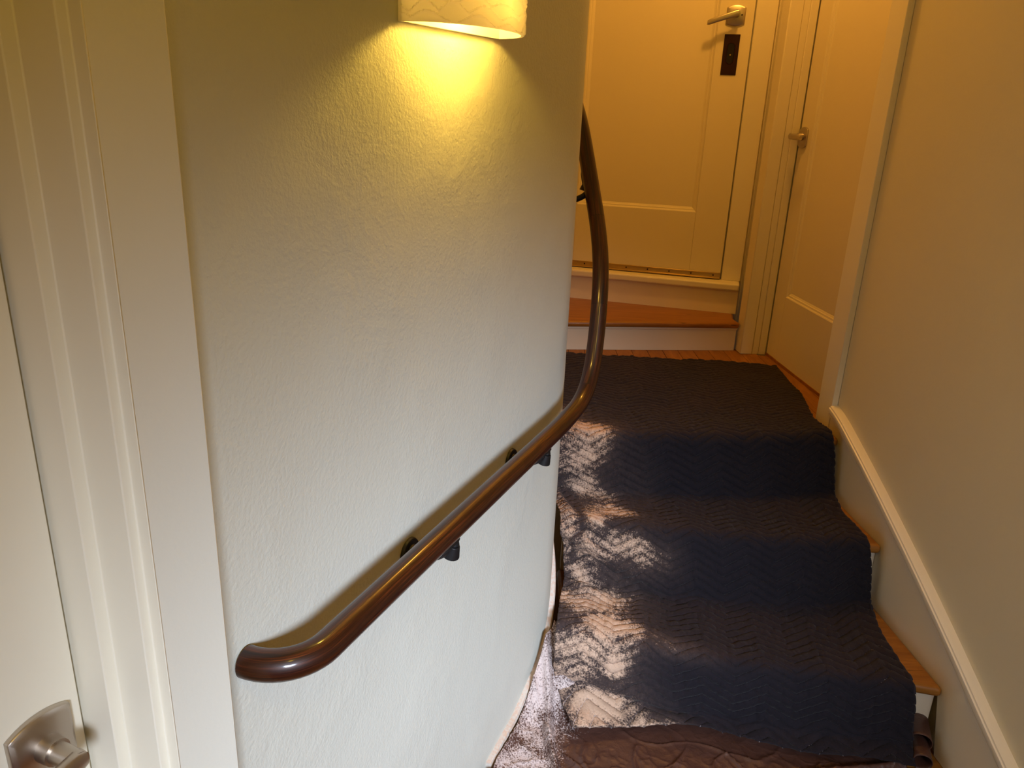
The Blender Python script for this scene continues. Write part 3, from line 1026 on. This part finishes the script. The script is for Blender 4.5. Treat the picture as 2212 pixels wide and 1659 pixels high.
# ------------------------------------------------------------------ brown plastic tarp on the lower floor
def wall_x(y): return T.x + (y - T.y) * DW.x / DW.y
def smooth01(a, b_, x):
    t = np.clip((x - a) / (b_ - a), 0, 1); return t * t * (3 - 2 * t)
def grid_mesh(name, X, Y, Z, mat, parent=None, attrs=None, uv=None, solid=None):
    h_, w_ = X.shape
    co = np.stack([X, Y, Z], -1).reshape(-1, 3).astype(np.float32)
    idx = np.arange(h_ * w_).reshape(h_, w_)
    q = np.stack([idx[:-1, :-1], idx[:-1, 1:], idx[1:, 1:], idx[1:, :-1]], -1).reshape(-1, 4)
    me = bpy.data.meshes.new(name)
    me.vertices.add(len(co)); me.vertices.foreach_set('co', co.ravel())
    me.loops.add(q.size); me.loops.foreach_set('vertex_index', q.ravel().astype(np.int32))
    me.polygons.add(len(q)); me.polygons.foreach_set('loop_start', np.arange(0, q.size, 4).astype(np.int32))
    me.polygons.foreach_set('loop_total', np.full(len(q), 4, np.int32))
    me.update(calc_edges=True)
    me.polygons.foreach_set('use_smooth', np.ones(len(q), bool))
    if uv is not None:
        ul = me.uv_layers.new(name='UVMap')
        ul.data.foreach_set('uv', np.stack([uv[0].ravel()[q.ravel()], uv[1].ravel()[q.ravel()]], -1).astype(np.float32).ravel())
    for k, a in (attrs or {}).items():
        at_ = me.attributes.new(k, 'FLOAT', 'POINT'); at_.data.foreach_set('value', a.astype(np.float32).ravel())
    me.materials.append(mat)
    me.validate()
    o = bpy.data.objects.new(name, me); COL.objects.link(o)
    if parent is not None: o.parent = parent
    if solid:
        sm = o.modifiers.new('solid', 'SOLIDIFY'); sm.thickness = solid; sm.offset = -1
    return o

nx, ny = 300, 260
tu = np.linspace(0, 1, nx)[None, :] * np.ones((ny, 1))
tv = np.linspace(0, 1, ny)[:, None] * np.ones((1, nx))
ty = 0.95 + (1.815 + (1.615 - 1.815) * tu - 0.95) * tv
xl = wall_x(ty) + 0.022 + 0.006 * vnoise(ty * 14, ty * 0, 3)
xr = 1.02 + 0.03 * vnoise(ty * 5, ty * 0 + 3, 5) - 0.16 * smooth01(1.55, 1.84, ty)
tx = xl + (xr - xl) * tu
ridged = lambda x, y, sd: 1 - np.abs(vnoise(x, y, sd))
wr_ = 1 - 0.75 * smooth01(1.50, 1.60, ty) * smooth01(0.16, 0.22, tx)
tz = HALL + 0.003 + wr_ * (0.007 * (fbm(tx * 5, ty * 6, 11) * 0.5 + 0.5)
      + 0.011 * np.clip(ridged(tx * 5 + ty * 3, ty * 6 - tx * 2, 21), 0, 1) ** 22 + 0.007 * ridged(tx * 9 - ty * 5, ty * 10 + tx * 7, 25) ** 16
      + 0.004 * ridged(tx * 21 + ty * 6, ty * 19 - tx * 9, 27) ** 9 + 0.0022 * ridged(tx * 47, ty * 43 + tx * 20, 29) ** 5)
# stair bulge of the sheet along the inner wall, tall crease
dwl = tx - wall_x(ty)
tz = tz + smooth01(1.60, 1.82, ty) * 0.17 * (1 - smooth01(0.10, 0.30, dwl)) + 0.03 * np.exp(-(dwl / 0.03) ** 2)
cr = 0.150 - 0.10 * (ty - 1.46) + 0.006 * vnoise(ty * 9, ty * 0, 8)
tz = tz + 0.026 * np.exp(-((tx - cr) / 0.010) ** 2) - 0.010 * np.exp(-((tx - cr - 0.022) / 0.008) ** 2)
c2_ = 1.47 + 0.22 * (tx - 0.75) + 0.01 * vnoise(tx * 7, tx * 0, 9)
tz = tz + 0.016 * np.exp(-((ty - c2_) / 0.012) ** 2) * smooth01(0.6, 0.72, tx)
tz = np.maximum(tz, HALL + 0.003)
dust = 0.42 * (1 - smooth01(0.10, 0.30, tx + 0.25 * (1.5 - ty) + 0.03 * fbm(tx * 9, ty * 9, 31))) + 0.14
tarp = grid_mesh('plastic_tarp', tx, ty, tz, M['tarp'], attrs={'dust': dust}, solid=0.0012)
tag(tarp, 'crumpled brown plastic tarp spread below the quilted blanket, dusty by the wall', 'tarp')
# curled edge loops on the outer side
def curl(c, r0, turns, width, axis, a0, name='curled_edge'):
    ax = Vector(axis).normalized(); A = Vector((0, 0, 1)); B = ax.cross(A).normalized()
    nn = 40
    X = np.zeros((nn, 10)); Y = X.copy(); Z = X.copy()
    for i in range(nn):
        t = i / (nn - 1)
        a = a0 + t * turns * 2 * math.pi
        r = r0 * (1.0 - 0.30 * t)
        for j in range(10):
            l = (j / 9 - 0.5) * width
            p = Vector(c) + ax * l + A * (r * math.sin(a) * (1 - 0.1 * j / 9)) + B * (r * 1.15 * math.cos(a))
            X[i, j], Y[i, j], Z[i, j] = p
    return grid_mesh(name, X, Y, Z, M['tarp'], tarp, attrs={'dust': np.full(X.shape, 0.12)}, solid=0.0015)
curl((1.092, 1.600, HALL + 0.060), 0.032, 0.72, 0.085, (0.35, 1.0, 0.05), -2.2)
curl((1.082, 1.555, HALL + 0.036), 0.025, 0.80, 0.080, (0.35, 1.0, 0.0), -2.0)

# ------------------------------------------------------------------ quilted moving blanket over the stair
CU = np.array([0, 0.25, 0.5, 0.75, 1.0])
ST_ = [  # xl, xr, y at the five columns, z at the five columns
    (0.030, 1.098, [3.115, 3.09, 3.092, 3.095, 3.050], [0.012] * 5),
    (0.020, 1.090, [2.90, 2.90, 2.90, 2.90, 2.88], [0.012] * 5),
    (0.030, 1.078, [2.70, 2.70, 2.70, 2.70, 2.70], [0.014] * 5),
    (0.040, 1.028, [2.42, 2.42, 2.42, 2.42, 2.43], [0.016] * 5),
    (0.080, 1.032, [2.215, 2.215, 2.222, 2.235, 2.290], [0.030] * 5),
    (0.105, 1.050, [2.205, 2.205, 2.210, 2.222, 2.275], [-0.06] * 5),
    (0.125, 1.062, [2.205, 2.195, 2.192, 2.196, 2.262], [-0.172] * 5),
    (0.150, 1.042, [2.12, 2.10, 2.09, 2.08, 2.12], [-0.176] * 5),
    (0.162, 1.044, [2.020, 1.975, 1.945, 1.930, 1.955], [-0.160] * 5),
    (0.175, 1.066, [2.010, 1.962, 1.930, 1.915, 1.945], [-0.25] * 5),
    (0.185, 1.080, [1.980, 1.935, 1.905, 1.895, 1.945], [-0.362] * 5),
    (0.165, 1.048, [1.89, 1.82, 1.78, 1.765, 1.79], [-0.366] * 5),
    (0.150, 1.036, [1.745, 1.685, 1.630, 1.605, 1.575], [-0.350] * 5),
    (0.150, 1.048, [1.735, 1.680, 1.625, 1.598, 1.568], [-0.43] * 5),
    (0.155, 1.060, [1.715, 1.675, 1.635, 1.603, 1.575], [-0.530, -0.532, -0.532, -0.530, -0.525]),
    (0.195, 1.046, [1.585, 1.620, 1.585, 1.545, 1.520], [-0.546] * 5),
]
NUb, NVb = 330, 760
ub = np.linspace(0, 1, NUb)
# distance along the middle of the cloth for each station
mid = np.array([[(s[0] + s[1]) / 2, s[2][2], s[3][2]] for s in ST_])
Ls = np.concatenate([[0], np.cumsum(np.linalg.norm(np.diff(mid, axis=0), axis=1))])
vb = np.linspace(0, Ls[-1], NVb)
def catmull_u(vals):
    return np.interp(ub, CU, vals)
G = np.zeros((len(ST_), NUb, 3))
for i, (a, c_, ys_, zs_) in enumerate(ST_):
    yy = np.interp(ub, CU, ys_); zz_ = np.interp(ub, CU, zs_)
    kk = np.ones(61) / 61
    yy = np.convolve(np.pad(yy, 30, mode='reflect', reflect_type='odd'), kk, 'valid')
    G[i, :, 0] = a + (c_ - a) * ub; G[i, :, 1] = yy; G[i, :, 2] = zz_
P = np.zeros((NVb, NUb, 3))
for k in range(3):
    for j in range(NUb):
        P[:, j, k] = np.interp(vb, Ls, G[:, j, k])
# round the folds over nosings and in the corners
sig = 0.020 / (vb[1] - vb[0])
rad = int(sig * 3)
ker = np.exp(-0.5 * (np.arange(-rad, rad + 1) / sig) ** 2); ker /= ker.sum()
for k in range(3):
    for j in range(NUb):
        col = np.pad(P[:, j, k], rad, mode='reflect', reflect_type='odd')
        P[:, j, k] = np.convolve(col, ker, 'valid')
def normals(P):
    du = np.gradient(P, axis=1); dv = np.gradient(P, axis=0)
    n = np.cross(du, dv); n /= np.linalg.norm(n, axis=-1, keepdims=True) + 1e-9
    n[n[..., 2].mean(-1) < -1] *= 1
    return n
nr = normals(P)
if nr[..., 2].mean() < 0: nr = -nr
VV = vb[:, None] * np.ones((1, NUb)); UU = ub[None, :] * 0.97 * np.ones((NVb, 1))
# soft waves, sharper creases toward the inner (left) side
leftw = 1 - smooth01(0.05, 0.45, UU)
stairw = smooth01(0.80, 0.95, VV)
wv = 0.004 * fbm(UU * 5, VV * 5, 41) + 0.006 * fbm(UU * 3 + VV * 2, VV * 4, 44) * (0.35 + leftw) * (0.3 + 0.7 * stairw)
def crease(u0, v0, u1, v1, wdt, amp, taper=True):
    du_, dv_ = u1 - u0, v1 - v0
    L2 = du_ ** 2 + dv_ ** 2
    t = ((UU - u0) * du_ + (VV - v0) * dv_) / L2
    tc_ = np.clip(t, 0, 1)
    d_ = np.hypot(UU - u0 - tc_ * du_, VV - v0 - tc_ * dv_)
    f = np.exp(-(d_ / wdt) ** 2)
    if taper: f = f * (1 - 0.85 * tc_)
    return amp * f
LV = dict(n0=Ls[4], r0=Ls[6], n1=Ls[8], r1=Ls[10], n2=Ls[12], r2=Ls[14], e=Ls[15])
wv = wv + crease(0.0, LV['n1'] + 0.03, 0.42, LV['r1'] + 0.02, 0.020, 0.024)
wv = wv - crease(0.0, LV['n1'] + 0.09, 0.40, LV['r1'] + 0.05, 0.016, 0.014)
wv = wv + crease(0.0, LV['r1'] + 0.02, 0.16, LV['r1'] + 0.09, 0.022, 0.018)
wv = wv + crease(0.02, LV['n2'] + 0.10, 0.50, LV['r2'] + 0.02, 0.016, 0.014)
wv = wv - crease(0.02, LV['n2'] + 0.14, 0.55, LV['r2'] + 0.05, 0.014, 0.010)
wv = wv + crease(0.97, LV['r2'] - 0.03, 0.45, LV['r2'] + 0.01, 0.018, 0.012)
wv = wv + crease(0.0, LV['n0'] + 0.02, 0.03, LV['n1'], 0.016, 0.012, False)
wv = wv + crease(0.05, LV['r0'], 0.10, LV['n1'] - 0.02, 0.014, 0.008)
# quilted channels
tri_ = np.abs(((UU / (ZP / 2)) + 1) % 2 - 1)
tri_ = 1 - np.abs((UU / (ZP / 2)) % 2 - 1)
phs = (VV + ZA * tri_) / RS
puff = np.abs(np.sin(np.pi * phs)) ** 0.4 * 0.0085
crimp = 0.0022 * fbm(UU * 75, VV * 30, 51, 2)
tot = np.maximum(wv, -0.008) + puff + crimp
P = P + nr * tot[..., None]
# keep the cloth above what lies beneath and off the walls
P[..., 2] = np.where(VV > LV['r2'] - 0.02, np.maximum(P[..., 2], HALL + 0.023), P[..., 2])
# ragged hem
hem = smooth01(LV['e'] - 0.10, LV['e'], VV)
P[..., 2] += hem * 0.010 * (vnoise(UU * 6, UU * 0, 61) + 0.3)
P[..., 1] += hem * 0.012 * vnoise(UU * 5, UU * 0 + 2, 63)
# push off the stair wall
yy_, xx_ = P[..., 1], P[..., 0]
ctr = np.array([CC.x, CC.y])
dst = np.hypot(xx_ - ctr[0], yy_ - ctr[1])
side = (xx_ - T.x) * DW.x + (yy_ - T.y) * DW.y
lim = RAD + 0.012
push = np.where((side >= 0) & (dst < lim), lim / np.maximum(dst, 1e-6), 1.0)
P[..., 0] = ctr[0] + (xx_ - ctr[0]) * push; P[..., 1] = ctr[1] + (yy_ - ctr[1]) * push
# sawdust: (u, v, radius u, radius v, strength)
blobs = [(0.14, LV['n0'] - 0.16, 0.05, 0.10, 0.45), (0.17, LV['n0'] - 0.02, 0.10, 0.08, 0.80), (0.12, LV['n0'] + 0.07, 0.09, 0.06, 0.65), (0.13, LV['r0'] - 0.02, 0.06, 0.09, 0.62),
         (0.17, LV['n1'] - 0.10, 0.06, 0.06, 0.80), (0.14, LV['n1'] - 0.02, 0.05, 0.05, 0.90), (0.22, LV['n1'] + 0.09, 0.10, 0.05, 0.66), (0.10, LV['n1'] + 0.10, 0.06, 0.06, 0.5),
         (0.14, LV['r1'] + 0.08, 0.10, 0.05, 0.80), (0.10, LV['r1'] + 0.14, 0.10, 0.07, 0.75), (0.16, LV['n2'] - 0.03, 0.07, 0.06, 0.85), (0.08, LV['n2'] + 0.03, 0.08, 0.06, 0.62),
         (0.16, LV['n2'] + 0.06, 0.06, 0.05, 0.80), (0.12, LV['r2'] + 0.02, 0.11, 0.05, 0.90), (0.24, LV['r2'] + 0.06, 0.10, 0.03, 0.72), (0.05, LV['n2'] + 0.12, 0.06, 0.06, 0.55), (0.06, LV['r1'] + 0.0, 0.08, 0.06, 0.6), (0.0, LV['n1'] + 0.0, 0.05, 0.20, 0.5), (0.31, LV['n2'] - 0.02, 0.10, 0.03, 0.35)]
dust = np.zeros_like(UU)
wob_u = 0.035 * fbm(UU * 9, VV * 9, 71); wob_v = 0.03 * fbm(UU * 8, VV * 8, 75)
for (a, c_, ra, rc, s_) in blobs:
    dust = np.maximum(dust, 0.88 * s_ * np.exp(-(((UU + wob_u - a) / ra) ** 2 + ((VV + wob_v - c_) / rc) ** 2)))
dust = dust + 0.30 * (1 - smooth01(0.12, 0.42, UU + wob_u)) * smooth01(0.55, 0.85, VV) + 0.10 * (puff / 0.0085 - 0.5) * (dust > 0.15)
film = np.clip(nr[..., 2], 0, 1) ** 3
edge = np.zeros_like(UU)
for dd in (0.018, 0.028):
    edge = np.maximum(edge, 0)
blanket = grid_mesh('moving_blanket', P[..., 0], P[..., 1], P[..., 2], M['blanket'], attrs={'dust': dust, 'film': film, 'edge': edge}, uv=(UU, VV), solid=0.005)
tag(blanket, 'dark navy quilted moving blanket with zigzag stitching and sawdust draped down the stairs', 'blanket')
# bound edge with two rows of stitching along the outer side
nr2 = normals(P)
if nr2[..., 2].mean() < 0: nr2 = -nr2
sl = slice(NUb - 13, NUb)
B = P[:, sl] + nr2[:, sl] * 0.0022
B[:, -1] += (P[:, -1] - P[:, -2]) * 1.2 - nr2[:, -1] * 0.004
uvb = (UU[:, sl] + 7.0, VV[:, sl])
mt, nt, b, nd, ln = new_mat('blanket binding')
uvn = nd.new('ShaderNodeUVMap'); sep = nd.new('ShaderNodeSeparateXYZ'); ln.new(uvn.outputs[0], sep.inputs[0])
e1 = math_node(nt, 'SUBTRACT', 7.97, sep.outputs[0])
l1 = math_node(nt, 'LESS_THAN', math_node(nt, 'ABSOLUTE', math_node(nt, 'SUBTRACT', e1, 0.020)), 0.0008)
l2 = math_node(nt, 'LESS_THAN', math_node(nt, 'ABSOLUTE', math_node(nt, 'SUBTRACT', e1, 0.029)), 0.0008)
dsh = math_node(nt, 'LESS_THAN', math_node(nt, 'FRACT', math_node(nt, 'MULTIPLY', sep.outputs[1], 150.0)), 0.62)
stm = math_node(nt, 'MULTIPLY', math_node(nt, 'MAXIMUM', l1, l2), dsh)
vo = coords(nt)
c = mixc(nt, noise(nt, vo, 40, 3), (0.009, 0.008, 0.016), (0.020, 0.015, 0.024))
c = mixc(nt, math_node(nt, 'MULTIPLY', stm, 0.7), c, (0.42, 0.35, 0.33))
ln.new(c, b.inputs['Base Color']); b.inputs['Roughness'].default_value = 0.85
bump(nt, noise(nt, vo, 150, 3), 0.3, 0.002, b)
M['binding'] = mt
grid_mesh('binding', B[..., 0], B[..., 1], B[..., 2], M['binding'], blanket, uv=uvb, solid=0.002)

# ------------------------------------------------------------------ wood shavings lying on the blanket
def chip(u, v, size, name='wood_shaving', lab=None):
    i = int(np.argmin(abs(vb - v))); j = int(np.clip(u, 0, 1) * (NUb - 1))
    p = Vector(P[i, j]); n_ = Vector(nr2[i, j])
    a = random.random() * 6.28
    t1 = n_.orthogonal().normalized(); t2 = n_.cross(t1)
    d1_ = t1 * math.cos(a) + t2 * math.sin(a); d2_ = n_.cross(d1_)
    mb = MB()
    pa, fr_ = [], []
    for k in range(7):
        q = k / 6 - 0.5
        pa.append(p + n_ * (0.0012 + 0.10 * size * (q * q * 4)) + d1_ * (q * size))
        wd = 0.28 * size * (1 - (abs(q) * 1.9) ** 2 * 0.8)
        fr_.append((d2_ * wd, n_ * 0.0008))
    mb.sweep(pa, fr_, [(-1, 0), (-0.6, 1), (0.6, 1), (1, 0), (0, -0.6)])
    o = mb.build(name, M['chip'], smooth=True)
    tag(o, lab, 'wood shaving', 'wood shavings scattered on the blanket')
    return o
chip(0.335, (LV['r0'] + LV['n1']) / 2 + 0.005, 0.011, lab='largest pale wood shaving lying on the middle of the blanket')
